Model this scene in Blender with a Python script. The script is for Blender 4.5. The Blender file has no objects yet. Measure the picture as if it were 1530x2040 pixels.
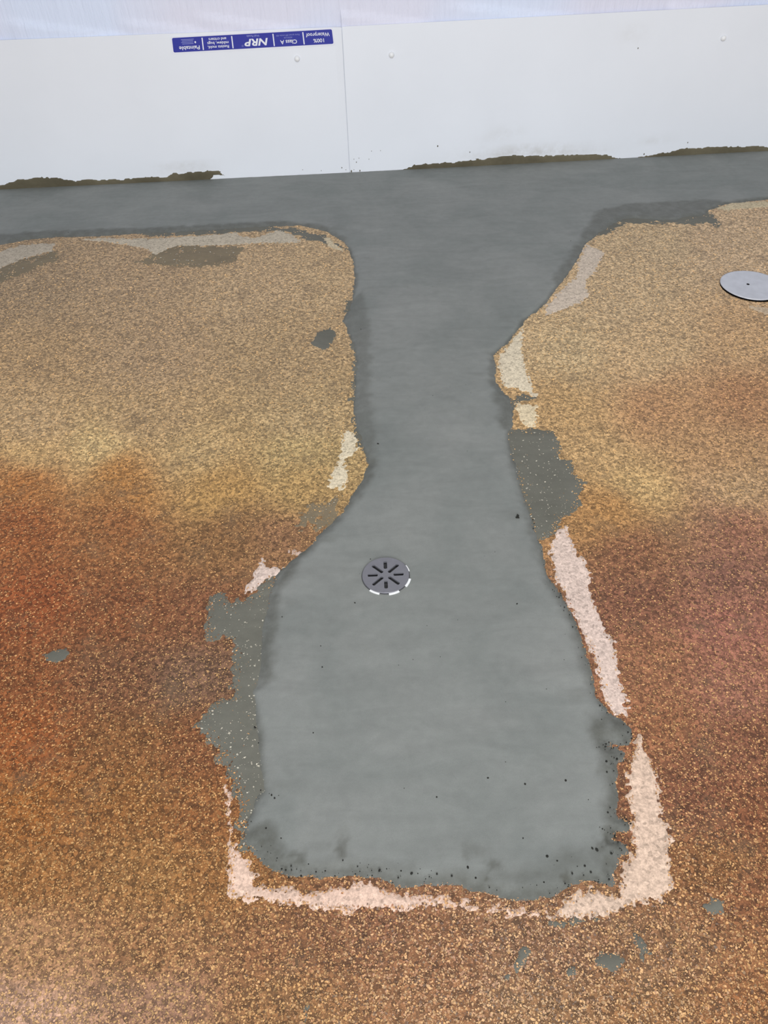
import bpy, bmesh, math
import numpy as np
from mathutils import Matrix, Vector

SC = bpy.context.scene
COL = SC.collection
rng = np.random.default_rng(7)

# ------------------------------------------------------------------ camera
IW, IH, F = 1530.0, 2040.0, 1535.0
PITCH, ROLL, CAM_H = math.radians(44.0), math.radians(2.1), 1.43
R0 = np.array([1.0, 0, 0])
U0 = np.array([0, math.sin(PITCH), math.cos(PITCH)])
FW = np.array([0, math.cos(PITCH), -math.sin(PITCH)])
RT = R0 * math.cos(ROLL) - U0 * math.sin(ROLL)
UP = U0 * math.cos(ROLL) + R0 * math.sin(ROLL)
CAM = np.array([0, 0, CAM_H])
cam = bpy.data.cameras.new('camera')
cam_o = bpy.data.objects.new('camera', cam)
COL.objects.link(cam_o)
cam.sensor_fit = 'VERTICAL'
cam.sensor_height = 36.0
cam.lens = 36.0 * F / IH
cam.clip_start = 0.02
cam_o.matrix_world = Matrix(((RT[0], UP[0], -FW[0], 0), (RT[1], UP[1], -FW[1], 0),
                             (RT[2], UP[2], -FW[2], CAM_H), (0, 0, 0, 1)))
SC.camera = cam_o

# ------------------------------------------------------------------ light
SC.view_settings.view_transform = 'Standard'
SC.view_settings.look = 'None'
SC.view_settings.exposure = 0.0
SC.view_settings.gamma = 1.0
SC.view_settings.use_curve_mapping = False
W = bpy.data.worlds.new('room_light')
SC.world = W
W.use_nodes = True
W.node_tree.nodes['Background'].inputs[0].default_value = (0.97, 0.985, 1.0, 1)
W.node_tree.nodes['Background'].inputs[1].default_value = 0.42


def ceiling_or_fill_lamp(loc, sx, sy, power, col=(1, 0.985, 0.96), rx=0.0):
    l = bpy.data.lights.new('ceiling_or_fill_lamp', 'AREA')
    l.shape = 'RECTANGLE'
    l.size, l.size_y = sx, sy
    l.energy = power
    l.color = col
    o = bpy.data.objects.new('ceiling_or_fill_lamp', l)
    COL.objects.link(o)
    o.location = loc
    o.rotation_euler = (rx, 0, 0)
    return o


ceiling_or_fill_lamp((0.6, 1.0, 3.0), 1.2, 1.2, 25)
ceiling_or_fill_lamp((-1.9, 0.3, 3.0), 1.2, 1.2, 9)
ceiling_or_fill_lamp((0.3, -3.2, 2.0), 4.0, 1.8, 226, (0.97, 0.985, 1.0), math.radians(80))   # unseen fill lamp behind the viewer, added to brighten the wall


# ------------------------------------------------------------------ helpers
def ray(px, py):
    px = np.asarray(px, float); py = np.asarray(py, float)
    return (FW[None] + ((px - IW / 2) / F)[..., None] * RT[None] - ((py - IH / 2) / F)[..., None] * UP[None])


def ground(pts, z=0.0):
    """pixels -> floor points (x, y)"""
    p = np.atleast_2d(np.asarray(pts, float))
    d = ray(p[:, 0], p[:, 1])
    t = (z - CAM_H) / d[:, 2]
    return (CAM[None] + d * t[:, None])[:, :2]


def project(P):
    v = P - CAM[None]
    z = np.maximum(v @ FW, 0.05)
    return np.stack([IW / 2 + F * (v @ RT) / z, IH / 2 - F * (v @ UP) / z], 1)


def lin(c):
    c = np.asarray(c, float) / 255.0
    return np.where(c <= 0.04045, c / 12.92, ((c + 0.055) / 1.055) ** 2.4)


def rgba(c):
    v = lin(c)
    return (float(v[0]), float(v[1]), float(v[2]), 1.0)


def _hash(ix, iy, seed):
    h = (ix.astype(np.int64) * 374761393 + iy.astype(np.int64) * 668265263 + seed * 1274126177) & 0xFFFFFFFF
    h = ((h ^ (h >> 13)) * 1274126177) & 0xFFFFFFFF
    h = (h ^ (h >> 16)) & 0xFFFFFF
    return h / float(0xFFFFFF) * 2 - 1


def noise(x, y, scale, seed=0):
    """smooth value noise in -1..1, feature size = scale metres"""
    x = x / scale; y = y / scale
    ix = np.floor(x); iy = np.floor(y)
    fx = x - ix; fy = y - iy
    fx = fx * fx * (3 - 2 * fx); fy = fy * fy * (3 - 2 * fy)
    a = _hash(ix, iy, seed); b = _hash(ix + 1, iy, seed)
    c = _hash(ix, iy + 1, seed); d = _hash(ix + 1, iy + 1, seed)
    return (a * (1 - fx) + b * fx) * (1 - fy) + (c * (1 - fx) + d * fx) * fy


def fbm(x, y, scale, seed=0, n=3):
    s = 0; a = 1.0; t = 0
    for i in range(n):
        s = s + a * noise(x, y, scale / 2 ** i, seed + 17 * i); t += a; a *= 0.55
    return s / t


def sdf(P, poly):
    """signed distance of points to a polygon, negative inside"""
    P = np.asarray(P); A = np.asarray(poly); B = np.roll(A, -1, 0)
    out = np.empty(len(P))
    for s in range(0, len(P), 60000):
        Q = P[s:s + 60000]
        best = np.full(len(Q), 1e9); inside = np.zeros(len(Q), bool)
        for a, b in zip(A, B):
            e = b - a; w = Q - a
            t = np.clip((w @ e) / max(e @ e, 1e-12), 0, 1)
            q = w - t[:, None] * e
            best = np.minimum(best, (q * q).sum(1))
            c = (a[1] > Q[:, 1]) != (b[1] > Q[:, 1])
            if abs(e[1]) > 1e-12:
                xi = a[0] + (Q[:, 1] - a[1]) / e[1] * e[0]
                inside ^= c & (Q[:, 0] < xi)
        out[s:s + 60000] = np.where(inside, -np.sqrt(best), np.sqrt(best))
    return out


def smooth(a, b, x):
    t = np.clip((x - a) / (b - a), 0, 1)
    return t * t * (3 - 2 * t)


def mesh_np(name, V, faces, mat, parent=None, smoothed=True, attrs=None):
    """faces: (n,3) or (n,4) int array"""
    me = bpy.data.meshes.new(name)
    V = np.asarray(V, np.float32); faces = np.asarray(faces, np.int32)
    n, k = faces.shape
    me.vertices.add(len(V)); me.vertices.foreach_set('co', V.ravel())
    me.loops.add(n * k); me.loops.foreach_set('vertex_index', faces.ravel())
    me.polygons.add(n)
    me.polygons.foreach_set('loop_start', np.arange(0, n * k, k, dtype=np.int32))
    me.polygons.foreach_set('loop_total', np.full(n, k, np.int32))
    me.polygons.foreach_set('use_smooth', np.full(n, smoothed))
    me.update(calc_edges=True)
    for an, data in (attrs or {}).items():
        data = np.asarray(data, np.float32)
        if data.ndim == 1:
            at = me.attributes.new(an, 'FLOAT', 'POINT'); at.data.foreach_set('value', data)
        else:
            at = me.attributes.new(an, 'FLOAT_COLOR', 'POINT')
            at.data.foreach_set('color', np.concatenate([data, np.ones((len(data), 1))], 1).astype(np.float32).ravel())
    me.materials.append(mat)
    o = bpy.data.objects.new(name, me); COL.objects.link(o)
    if parent is not None:
        o.parent = parent
    return o


def bm_obj(name, bm, mat, parent=None, smoothed=False):
    bmesh.ops.recalc_face_normals(bm, faces=bm.faces[:])
    me = bpy.data.meshes.new(name)
    bm.to_mesh(me); bm.free()
    for p in me.polygons:
        p.use_smooth = smoothed
    me.materials.append(mat)
    o = bpy.data.objects.new(name, me); COL.objects.link(o)
    if parent is not None:
        o.parent = parent
    return o


def empty(name, loc=(0, 0, 0)):
    o = bpy.data.objects.new(name, None); COL.objects.link(o)
    o.empty_display_size = 0.05
    o.location = loc
    return o


def tag(o, label=None, cat=None, group=None, kind=None):
    for k, v in (('label', label), ('category', cat), ('group', group), ('kind', kind)):
        if v:
            o[k] = v
    return o


def grid_points(P0, P1, step):
    nx = int(math.ceil((P1[0] - P0[0]) / step)) + 1
    ny = int(math.ceil((P1[1] - P0[1]) / step)) + 1
    xs = P0[0] + np.arange(nx) * step; ys = P0[1] + np.arange(ny) * step
    X, Y = np.meshgrid(xs, ys)
    i = np.arange(nx * ny).reshape(ny, nx)
    Fq = np.stack([i[:-1, :-1], i[:-1, 1:], i[1:, 1:], i[1:, :-1]], -1).reshape(-1, 4)
    return np.stack([X.ravel(), Y.ravel()], 1), Fq


def compact(V, Fq, attrs):
    used = np.unique(Fq)
    m = np.full(len(V), -1); m[used] = np.arange(len(used))
    return V[used], m[Fq], {k: v[used] for k, v in attrs.items()}


# ------------------------------------------------------------------ materials
class NT:
    def __init__(self, name, rough=0.6, spec=0.4):
        self.m = bpy.data.materials.new(name); self.m.use_nodes = True
        self.t = self.m.node_tree; self.b = self.t.nodes['Principled BSDF']
        self.b.inputs['Roughness'].default_value = rough
        self.b.inputs['Specular IOR Level'].default_value = spec
        self.co = self.t.nodes.new('ShaderNodeTexCoord').outputs['Object']

    def n(self, typ, **kw):
        nd = self.t.nodes.new(typ)
        for k, v in kw.items():
            setattr(nd, k, v)
        return nd

    def l(self, a, b):
        self.t.links.new(a, b)

    def noise(self, scale, detail=3, rough=0.6, vec=None, dist=0.0):
        nd = self.n('ShaderNodeTexNoise')
        nd.inputs['Scale'].default_value = scale; nd.inputs['Detail'].default_value = detail
        nd.inputs['Roughness'].default_value = rough; nd.inputs['Distortion'].default_value = dist
        self.l(vec or self.co, nd.inputs['Vector'])
        return nd.outputs['Fac']

    def voro(self, scale, feature='F1', vec=None, out='Distance'):
        nd = self.n('ShaderNodeTexVoronoi', feature=feature)
        nd.inputs['Scale'].default_value = scale
        self.l(vec or self.co, nd.inputs['Vector'])
        return nd.outputs[out]

    def ramp(self, fac, stops, interp='LINEAR'):
        nd = self.n('ShaderNodeValToRGB'); r = nd.color_ramp; r.interpolation = interp
        while len(r.elements) < len(stops):
            r.elements.new(0.5)
        for e, (p, c) in zip(r.elements, stops):
            e.position = p
            e.color = c if len(c) == 4 else (*c, 1)
        self.l(fac, nd.inputs[0])
        return nd.outputs[0]

    def attr(self, name, out='Color'):
        nd = self.n('ShaderNodeAttribute', attribute_name=name)
        return nd.outputs[out]

    def mix(self, fac, a, b, blend='MIX'):
        nd = self.n('ShaderNodeMix', data_type='RGBA', blend_type=blend)
        for s, v in ((nd.inputs[0], fac), (nd.inputs[6], a), (nd.inputs[7], b)):
            if isinstance(v, (int, float)):
                s.default_value = v
            elif isinstance(v, tuple):
                s.default_value = v
            else:
                self.l(v, s)
        return nd.outputs[2]

    def math(self, op, a, b=0.0, clamp=False):
        nd = self.n('ShaderNodeMath', operation=op, use_clamp=clamp)
        for s, v in ((nd.inputs[0], a), (nd.inputs[1], b)):
            if isinstance(v, (int, float)):
                s.default_value = v
            else:
                self.l(v, s)
        return nd.outputs[0]

    def color(self, c):
        if isinstance(c, tuple):
            self.b.inputs['Base Color'].default_value = c
        else:
            self.l(c, self.b.inputs['Base Color'])

    def rough(self, r):
        self.l(r, self.b.inputs['Roughness'])

    def bump(self, h, strength=0.3, dist=0.002):
        nd = self.n('ShaderNodeBump')
        nd.inputs['Strength'].default_value = strength; nd.inputs['Distance'].default_value = dist
        self.l(h, nd.inputs['Height'])
        self.l(nd.outputs[0], self.b.inputs['Normal'])


def g(v):
    return (v, v, v, 1)


def mat_floor():
    k = NT('stained_aggregate_floor', 0.55, 0.35)
    st = k.attr('stain_glare')
    n1 = k.noise(55, 4, 0.7)
    n2 = k.noise(260, 3, 0.7)
    v = k.voro(150, out='Color')
    sep = k.n('ShaderNodeSeparateColor'); k.l(v, sep.inputs[0])
    c = k.mix(1.0, st, k.ramp(n1, [(0.3, g(0.7)), (0.7, g(1.25))]), 'MULTIPLY')
    c = k.mix(1.0, c, k.ramp(n2, [(0.28, g(0.6)), (0.72, g(1.4))]), 'MULTIPLY')
    c = k.mix(1.0, c, k.ramp(sep.outputs[0], [(0.0, g(0.5)), (0.6, g(1.0)), (1.0, g(1.55))]), 'MULTIPLY')
    c = k.mix(k.ramp(k.noise(9, 5, 0.65), [(0.54, g(0)), (0.72, g(0.5))]), c, rgba((116, 96, 74)))
    k.color(c)
    k.bump(n2, 0.5, 0.0012)
    return k.m


def mat_chips():
    k = NT('cream_stone_chips', 0.32, 0.55)
    k.color(k.attr('chip'))
    return k.m


def mat_concrete(name, a, b, rim, rough=0.62, pits=True):
    k = NT(name, rough, 0.3)
    n1 = k.noise(3.2, 4, 0.55, dist=0.6)
    n2 = k.noise(40, 4, 0.65)
    n3 = k.noise(700, 2, 0.6)
    mp = k.n('ShaderNodeMapping'); mp.inputs['Scale'].default_value = (2.0, 7.0, 1.0)
    k.l(k.co, mp.inputs['Vector'])
    n4 = k.noise(2.2, 5, 0.6, mp.outputs[0], 1.2)
    c = k.ramp(n1, [(0.3, rgba(a)), (0.7, rgba(b))])
    c = k.mix(1.0, c, k.ramp(n4, [(0.3, g(0.93)), (0.7, g(1.07))]), 'MULTIPLY')
    c = k.mix(1.0, c, k.ramp(n2, [(0.3, g(0.95)), (0.7, g(1.05))]), 'MULTIPLY')
    c = k.mix(1.0, c, k.ramp(n3, [(0.3, g(0.93)), (0.7, g(1.07))]), 'MULTIPLY')
    if pits:
        rm = k.attr('rim', 'Fac')
        f = k.math('MULTIPLY', rm, k.ramp(k.noise(26, 4, 0.7), [(0.3, g(0.55)), (0.6, g(1))]))
        c = k.mix(f, c, rgba(rim))
        sp = k.math('LESS_THAN', k.voro(24), 0.028)
        c = k.mix(sp, c, rgba((70, 70, 66)))
    k.color(c)
    k.bump(k.math('ADD', n2, k.math('MULTIPLY', n3, 0.25)), 0.35, 0.0015)
    return k.m


def mat_bare():
    k = NT('bare_ground_concrete', 0.75, 0.2)
    st = k.attr('tone')
    n1 = k.noise(60, 4, 0.7); n2 = k.noise(240, 3, 0.7)
    c = k.mix(1.0, st, k.ramp(n1, [(0.3, g(0.84)), (0.7, g(1.1))]), 'MULTIPLY')
    c = k.mix(1.0, c, k.ramp(n2, [(0.3, g(0.8)), (0.7, g(1.18))]), 'MULTIPLY')
    sep = k.n('ShaderNodeSeparateColor'); k.l(k.voro(170, out='Color'), sep.inputs[0])
    c = k.mix(1.0, c, k.ramp(sep.outputs[0], [(0.0, g(0.7)), (0.3, g(0.97)), (1.0, g(1.1))]), 'MULTIPLY')
    k.color(c)
    k.bump(n2, 0.5, 0.0012)
    return k.m


def mat_plain(name, c, rough=0.5, spec=0.4, var=0.05, scale=30, metal=0.0, bump=0.0, bscale=200):
    k = NT(name, rough, spec)
    n1 = k.noise(scale, 4, 0.6)
    k.color(k.mix(1.0, rgba(c), k.ramp(n1, [(0.3, g(1 - var)), (0.7, g(1 + var))]), 'MULTIPLY'))
    k.b.inputs['Metallic'].default_value = metal
    if bump:
        k.bump(k.noise(bscale, 3, 0.6), bump, 0.001)
    return k.m


def mat_panel():
    k = NT('white_plastic_panel', 0.38, 0.4)
    c = k.ramp(k.noise(2.5, 3, 0.5), [(0.3, rgba((235, 239, 247))), (0.7, rgba((239, 243, 251)))])
    d = k.attr('dirt', 'Fac')
    f = k.math('MULTIPLY', d, k.ramp(k.noise(14, 5, 0.7), [(0.35, g(0.1)), (0.7, g(1))]))
    c = k.mix(f, c, rgba((150, 138, 112)))
    k.color(c)
    k.bump(k.noise(170, 2, 0.5), 0.12, 0.001)
    return k.m


def mat_sheet():
    k = NT('white_creased_sheet', 0.5, 0.35)
    mp = k.n('ShaderNodeMapping'); mp.inputs['Scale'].default_value = (1.0, 1.0, 0.09)
    k.l(k.co, mp.inputs['Vector'])
    n = k.noise(60, 4, 0.65, mp.outputs[0], 0.4)
    k.color(k.ramp(k.noise(1.4, 2, 0.5), [(0.38, rgba((228, 229, 246))), (0.6, rgba((223, 233, 255)))]))
    k.bump(n, 0.8, 0.006)
    return k.m


M_FLOOR = mat_floor()
M_CHIP = mat_chips()
M_PATCH = mat_concrete('grey_trowelled_concrete', (121, 125, 122), (136, 138, 135), (82, 82, 75))
M_SMEAR = mat_concrete('thin_dried_cement', (100, 99, 90), (113, 112, 103), (92, 92, 86), 0.7, False)
M_HAZE = mat_concrete('brownish_cement_haze', (120, 108, 88), (138, 124, 100), (100, 100, 94), 0.75, False)
M_BROWN = mat_concrete('brown_grey_cement', (84, 78, 62), (112, 105, 86), (90, 90, 80), 0.8, False)
M_BARE = mat_bare()
M_PANEL = mat_panel()
M_SHEET = mat_sheet()
M_WALL = mat_plain('white_wall_paint', (224, 223, 230), 0.7)
M_RIVET = mat_plain('white_nylon_rivet', (240, 241, 243), 0.3, 0.5, 0.01)
M_STRAINER = mat_plain('dull_grey_metal', (128, 128, 135), 0.42, 0.5, 0.05, 60, 0.35, 0.15, 300)
M_SUMP = mat_plain('dusty_drain_throat', (84, 84, 86), 0.9, 0.1, 0.3, 90)
M_TAB = mat_plain('white_plastic_tab', (245, 246, 247), 0.4, 0.4, 0.01)
M_PLATE = mat_plain('brushed_zinc_plate', (196, 198, 206), 0.5, 0.5, 0.08, 25, 0.1, 0.2, 60)
M_HOLE = mat_plain('dark_recess', (16, 13, 12), 0.9, 0.05, 0.1)
M_PIT_DEBRIS = mat_plain('dark_pit_debris', (48, 48, 45), 0.9, 0.1, 0.2)
M_BLUE = mat_plain('blue_printed_vinyl', (44, 52, 158), 0.4, 0.4, 0.03)
M_INK = mat_plain('white_print', (236, 238, 248), 0.5, 0.3, 0.0)
M_INK2 = mat_plain('pale_blue_print', (150, 156, 214), 0.5, 0.3, 0.0)

# ------------------------------------------------------------------ setting: wall line
GL, GS, GR = ground([(0, 380), (697, 346.5), (1530, 303)])


def unit(v):
    return v / np.linalg.norm(v)


dL = unit(GS - GL); dR = unit(GR - GS)
nL = np.array([dL[1], -dL[0]]); nR = np.array([dR[1], -dR[0]])     # towards the room
GLx = GS - dL * 4.2; GRx = GS + dR * 4.2


def wall_uv(pts, side):
    """pixels -> (distance along wall from the seam, height) on a panel face"""
    d, n = (dL, nL) if side == 'L' else (dR, nR)
    p = np.atleast_2d(np.asarray(pts, float))
    r = ray(p[:, 0], p[:, 1])
    n3 = np.array([n[0], n[1], 0]); o = np.array([GS[0], GS[1], 0])
    t = ((o - CAM) @ n3) / (r @ n3)
    Q = CAM[None] + r * t[:, None]
    return np.stack([(Q[:, :2] - GS[None]) @ d, Q[:, 2]], 1)


def wall_xyz(u, z, off, side):
    d, n = (dL, nL) if side == 'L' else (dR, nR)
    u = np.asarray(u, float); z = np.asarray(z, float); off = np.asarray(off, float) + 0 * u
    return np.stack([GS[0] + u * d[0] + off * n[0], GS[1] + u * d[1] + off * n[1], z + 0 * u], -1)


def in_front(P):
    """distance in front of the panel faces"""
    a = (P - GS[None]) @ nL; b = (P - GS[None]) @ nR
    return np.where((P - GS[None]) @ dL < 0, a, b)


PT = 0.0025   # sheet thickness
topL = wall_uv([(0, 80), (340, 67), (670, 54)], 'L')
topR = wall_uv([(700, 52), (1100, 32), (1530, 9)], 'R')
fL = np.polyfit(topL[:, 0], topL[:, 1], 1); fR = np.polyfit(topR[:, 0], topR[:, 1], 1)
print('seam', GS, 'panel tops', topL[:, 1], topR[:, 1], 'GL', GL, 'GR', GR)


def box_wall(name, side, u0, u1, z0, z1, o0, o1, mat):
    bm = bmesh.new()
    vs = []
    for o in (o0, o1):
        for (u, z) in ((u0, z0), (u1, z0), (u1, z1), (u0, z1)):
            vs.append(bm.verts.new(wall_xyz(u, z, o, side)))
    bm.faces.new(vs[:4]); bm.faces.new(vs[4:])
    for i in range(4):
        j = (i + 1) % 4
        bm.faces.new((vs[i], vs[j], vs[4 + j], vs[4 + i]))
    return bm_obj(name, bm, mat)


tag(box_wall('wall_left', 'L', -4.2, 0, -0.02, 2.7, -0.13, -0.03, M_WALL), 'white painted wall behind the sheeting left of the panel seam', kind='structure')
tag(box_wall('wall_right', 'R', 0, 4.2, -0.02, 2.7, -0.13, -0.03, M_WALL), 'white painted wall behind the sheeting right of the panel seam', kind='structure')

# ------------------------------------------------------------------ floor colour map: stains, plus a corner glare painted in
STAIN_GLARE = [
    (60, 560, 148, 124, 94), (250, 560, 158, 132, 100), (500, 560, 166, 140, 106), (640, 560, 168, 142, 106), (60, 700, 168, 138, 100), (300, 700, 166, 138, 104),
    (550, 700, 166, 139, 102), (60, 830, 186, 155, 114), (300, 830, 176, 146, 106), (600, 830, 176, 149, 108), (60, 900, 200, 164, 112), (200, 890, 204, 174, 122),
    (400, 900, 186, 156, 110), (600, 920, 182, 156, 108), (50, 965, 172, 114, 62), (250, 970, 178, 126, 70), (450, 965, 182, 142, 86), (600, 965, 178, 144, 92),
    (50, 1050, 156, 96, 54), (250, 1050, 156, 104, 62), (450, 1060, 148, 108, 68), (560, 1060, 152, 112, 78), (60, 1200, 154, 90, 50), (250, 1200, 146, 94, 58),
    (400, 1200, 142, 96, 64), (60, 1350, 152, 96, 56), (250, 1350, 138, 94, 64), (400, 1350, 138, 104, 78), (60, 1450, 164, 100, 52), (250, 1480, 150, 103, 61),
    (400, 1500, 148, 95, 59), (60, 1600, 166, 110, 56), (250, 1600, 160, 110, 60), (400, 1620, 160, 106, 60), (60, 1750, 166, 116, 66), (300, 1750, 166, 120, 70),
    (430, 1750, 164, 114, 64), (60, 1900, 186, 140, 98), (300, 1900, 168, 122, 80), (600, 1900, 156, 106, 70), (40, 2010, 206, 164, 134), (300, 2010, 178, 136, 104),  # pale pink lower-left spots carry a floor glare painted into the colour
    (600, 2010, 168, 120, 76), (850, 1900, 160, 110, 74), (850, 2010, 170, 120, 80), (1100, 1900, 154, 110, 78), (1100, 2010, 164, 120, 80), (1350, 1900, 156, 112, 76),
    (1500, 1900, 164, 114, 74), (1500, 2010, 164, 110, 66), (1300, 2010, 166, 118, 74), (750, 1850, 154, 104, 72), (1300, 480, 168, 144, 110), (1250, 580, 176, 150, 114),
    (1450, 480, 172, 146, 114), (1300, 700, 186, 156, 116), (1480, 700, 180, 146, 106), (1150, 700, 186, 160, 120), (1120, 800, 180, 146, 100), (1300, 800, 174, 132, 92),
    (1480, 800, 168, 124, 86), (1200, 900, 184, 150, 104), (1450, 880, 174, 136, 96), (1250, 980, 200, 166, 114), (1480, 980, 184, 150, 110), (1200, 1030, 180, 134, 82),
    (1480, 1050, 158, 110, 84), (1250, 1100, 146, 101, 71), (1450, 1140, 146, 103, 81), (1250, 1200, 142, 97, 71), (1450, 1250, 164, 110, 88), (1300, 1330, 164, 114, 80),
    (1480, 1380, 168, 116, 90), (1320, 1450, 160, 110, 74), (1480, 1500, 148, 99, 71), (1400, 1600, 146, 93, 65), (1500, 1650, 148, 93, 61), (1430, 1730, 152, 103, 61),
    (1500, 1790, 156, 102, 66)]
SP = np.array([s[:2] for s in STAIN_GLARE], float)
# the lamps fall off towards the wall (read off the even grey concrete); pigment (and the corner glare) = seen colour / that falloff
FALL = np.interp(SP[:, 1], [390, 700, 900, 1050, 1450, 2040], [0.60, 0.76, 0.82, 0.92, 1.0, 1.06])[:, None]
SCOL = lin(np.array([s[2:] for s in STAIN_GLARE], float)) / FALL * 0.88
CREAM = lin(np.array([244, 208, 152.0]))
N_CHIP, CHIP_PX = 290000, (2100.0, 1900.0)


def chip_size(u, dist):
    return (0.0008 + 0.0021 * u ** 2.3) * (1 + 0.7 * smooth(1.2, 3.2, dist))


def chip_tint(st):
    return CREAM[None] * (0.40 + 0.60 * (st / st.max(1, keepdims=True)) ** 0.55)


# binder colour: the mean pigment minus what the chips contribute
_g = ground(SP); _d = np.hypot(_g[:, 0], _g[:, 1])
_slant = np.hypot(_d, CAM_H)
_u = np.linspace(0, 1, 400)
_area = np.array([(chip_size(_u, d) ** 2).mean() for d in _d]) * 2.378 * 0.93 * 0.775
_cov = (1 - np.exp(-_area * (F / _slant) ** 2 * (CAM_H / _slant) * N_CHIP / (CHIP_PX[0] * CHIP_PX[1])))[:, None]
_chip = 0.61 * chip_tint(SCOL) * 0.71 + 0.26 * SCOL * 1.4 + 0.13 * SCOL * 0.45
BCOL = np.maximum((SCOL - _cov * _chip) / (1 - _cov), 0.76 * SCOL)
print('chip cover', _cov.min(), _cov.max())


def stain_glare_at(P, table=None):
    """linear pigment colour, corner glare included, at floor points, blended from observed spots"""
    px = project(np.concatenate([P, np.zeros((len(P), 1))], 1))
    px[:, 0] = np.clip(px[:, 0], -60, IW + 60); px[:, 1] = np.clip(px[:, 1], 430, IH + 60)
    px = px + np.stack([fbm(P[:, 0], P[:, 1], 0.25, 3), fbm(P[:, 0], P[:, 1], 0.25, 9)], 1) * 35
    out = np.empty((len(P), 3))
    for s in range(0, len(P), 40000):
        q = px[s:s + 40000]
        d2 = ((q[:, None, :] - SP[None]) ** 2 * np.array([0.5, 1.0])).sum(2)
        w = 1.0 / (d2 + 30.0 ** 2) ** 1.9
        out[s:s + 40000] = (w @ (SCOL if table is None else table)) / w.sum(1, keepdims=True)
    return out


# ------------------------------------------------------------------ floor
X0, X1, Y0, Y1 = -3.6, 3.6, -0.6, 5.0
gp, gf = grid_points((X0, Y0), (X1, Y1), 0.02)
keep = (in_front(gp) > -0.12)[gf].all(1)
V, Fq, at = compact(np.concatenate([gp, np.zeros((len(gp), 1))], 1), gf[keep], {'stain_glare': stain_glare_at(gp, BCOL)})
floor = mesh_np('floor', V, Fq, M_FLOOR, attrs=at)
tag(floor, 'stained tan and red-brown floor speckled with cream stone chips', kind='structure')

# ------------------------------------------------------------------ outlines traced on the floor
PATCH = [(-420, 560), (-200, 525), (0, 489), (50, 479), (110, 473), (180, 472), (260, 467), (340, 464), (430, 459), (500, 455), (550, 451),
    (600, 450), (650, 462), (685, 484), (697, 503), (703, 530), (705, 560), (700, 598), (690, 622), (682, 640), (692, 660), (702, 685), (708, 720),
    (706, 770), (703, 810), (706, 850), (716, 880), (728, 905), (732, 925), (722, 955), (700, 985), (681, 1018), (655, 1045), (632, 1068),
    (612, 1094), (578, 1117), (547, 1148), (532, 1195), (520, 1250), (514, 1300), (510, 1350), (498, 1380), (503, 1420), (510, 1470),
    (513, 1520), (518, 1575), (500, 1605), (487, 1640), (478, 1680), (505, 1706), (528, 1732), (544, 1740), (570, 1743), (600, 1753),
    (656, 1753), (682, 1747), (718, 1747), (747, 1748), (770, 1756), (797, 1768), (826, 1771), (850, 1768), (872, 1766), (917, 1768),
    (965, 1781), (1005, 1790), (1072, 1793), (1099, 1791), (1139, 1772), (1161, 1758), (1192, 1766), (1226, 1772), (1226, 1738), (1233, 1709),
    (1255, 1702), (1252, 1684), (1226, 1670), (1228, 1660), (1254, 1664), (1257, 1648), (1252, 1634), (1233, 1630), (1231, 1606), (1233, 1562),
    (1234, 1523), (1250, 1516), (1246, 1498), (1212, 1484), (1216, 1478), (1244, 1486), (1259, 1474), (1259, 1450), (1240, 1431), (1218, 1423),
    (1203, 1406), (1191, 1385), (1179, 1338), (1165, 1291), (1150, 1247), (1132, 1209), (1115, 1179), (1094, 1150), (1086, 1112),
    (1080, 1082), (1071, 1062), (1059, 1026), (1047, 994), (1041, 968), (1032, 938), (1023, 909), (1018, 882), (1018, 862), (1025, 844),
    (1022, 812), (1016, 791), (998, 774), (988, 762), (991, 732), (985, 709), (1009, 685), (1029, 665), (1047, 638), (1073, 618),
    (1091, 601), (1115, 570), (1145, 530), (1165, 488), (1200, 463), (1235, 441), (1265, 437), (1315, 440), (1350, 441), (1372, 434),
    (1403, 431), (1412, 420), (1445, 407), (1530, 398), (1700, 388), (1950, 374)]
PATCHG = ground(PATCH)
# the band runs along the wall to both sides; close it behind the panel face
ends = np.array([GRx - nR * 0.05, GS - nL * 0.05, GLx - nL * 0.05])
PATCHW = np.concatenate([PATCHG, ends])

THIN = [
    [(545, 1140), (500, 1187), (470, 1198), (459, 1206), (446, 1186), (425, 1180), (412, 1210), (410, 1250), (420, 1282), (445, 1270), (460, 1290),
     (460, 1326), (459, 1385), (430, 1398), (409, 1412), (398, 1432), (376, 1450), (406, 1473), (424, 1482), (447, 1529), (465, 1568), (471, 1606),
     (474, 1665), (484, 1690), (560, 1700), (560, 1400)],
    [(1000, 862), (1026, 856), (1065, 854), (1103, 859), (1118, 882), (1118, 910), (1141, 916), (1147, 945), (1171, 962), (1159, 982), (1156, 1012),
     (1126, 1034), (1118, 1050), (1091, 1076), (1060, 1080), (1010, 900)],
    [(320, 502), (350, 488), (480, 492), (485, 500), (465, 520), (400, 533), (325, 530), (262, 524)],
    [(-10, 545), (20, 522), (105, 500), (125, 512), (75, 535), (30, 552), (-10, 570)],
    [(668, 986), (690, 992), (672, 1032), (640, 1056), (606, 1056), (592, 1030), (622, 1010)],
    [(690, 600), (720, 590), (740, 700), (740, 860), (750, 900), (735, 920), (706, 870), (700, 700)],
    [(1160, 480), (1200, 430), (1260, 420), (1400, 415), (1430, 440), (1400, 446), (1250, 446), (1180, 478)],
    [(1404, 432), (1416, 428), (1432, 446), (1436, 454), (1422, 452), (1408, 444)],
    [(1020, 800), (1036, 776), (1060, 786), (1064, 796), (1044, 802), (1030, 810), (1020, 815)],
    [(265, 464), (420, 455), (520, 449), (590, 455), (640, 466), (700, 500), (600, 474), (560, 458), (480, 463), (300, 472)],
]
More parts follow.
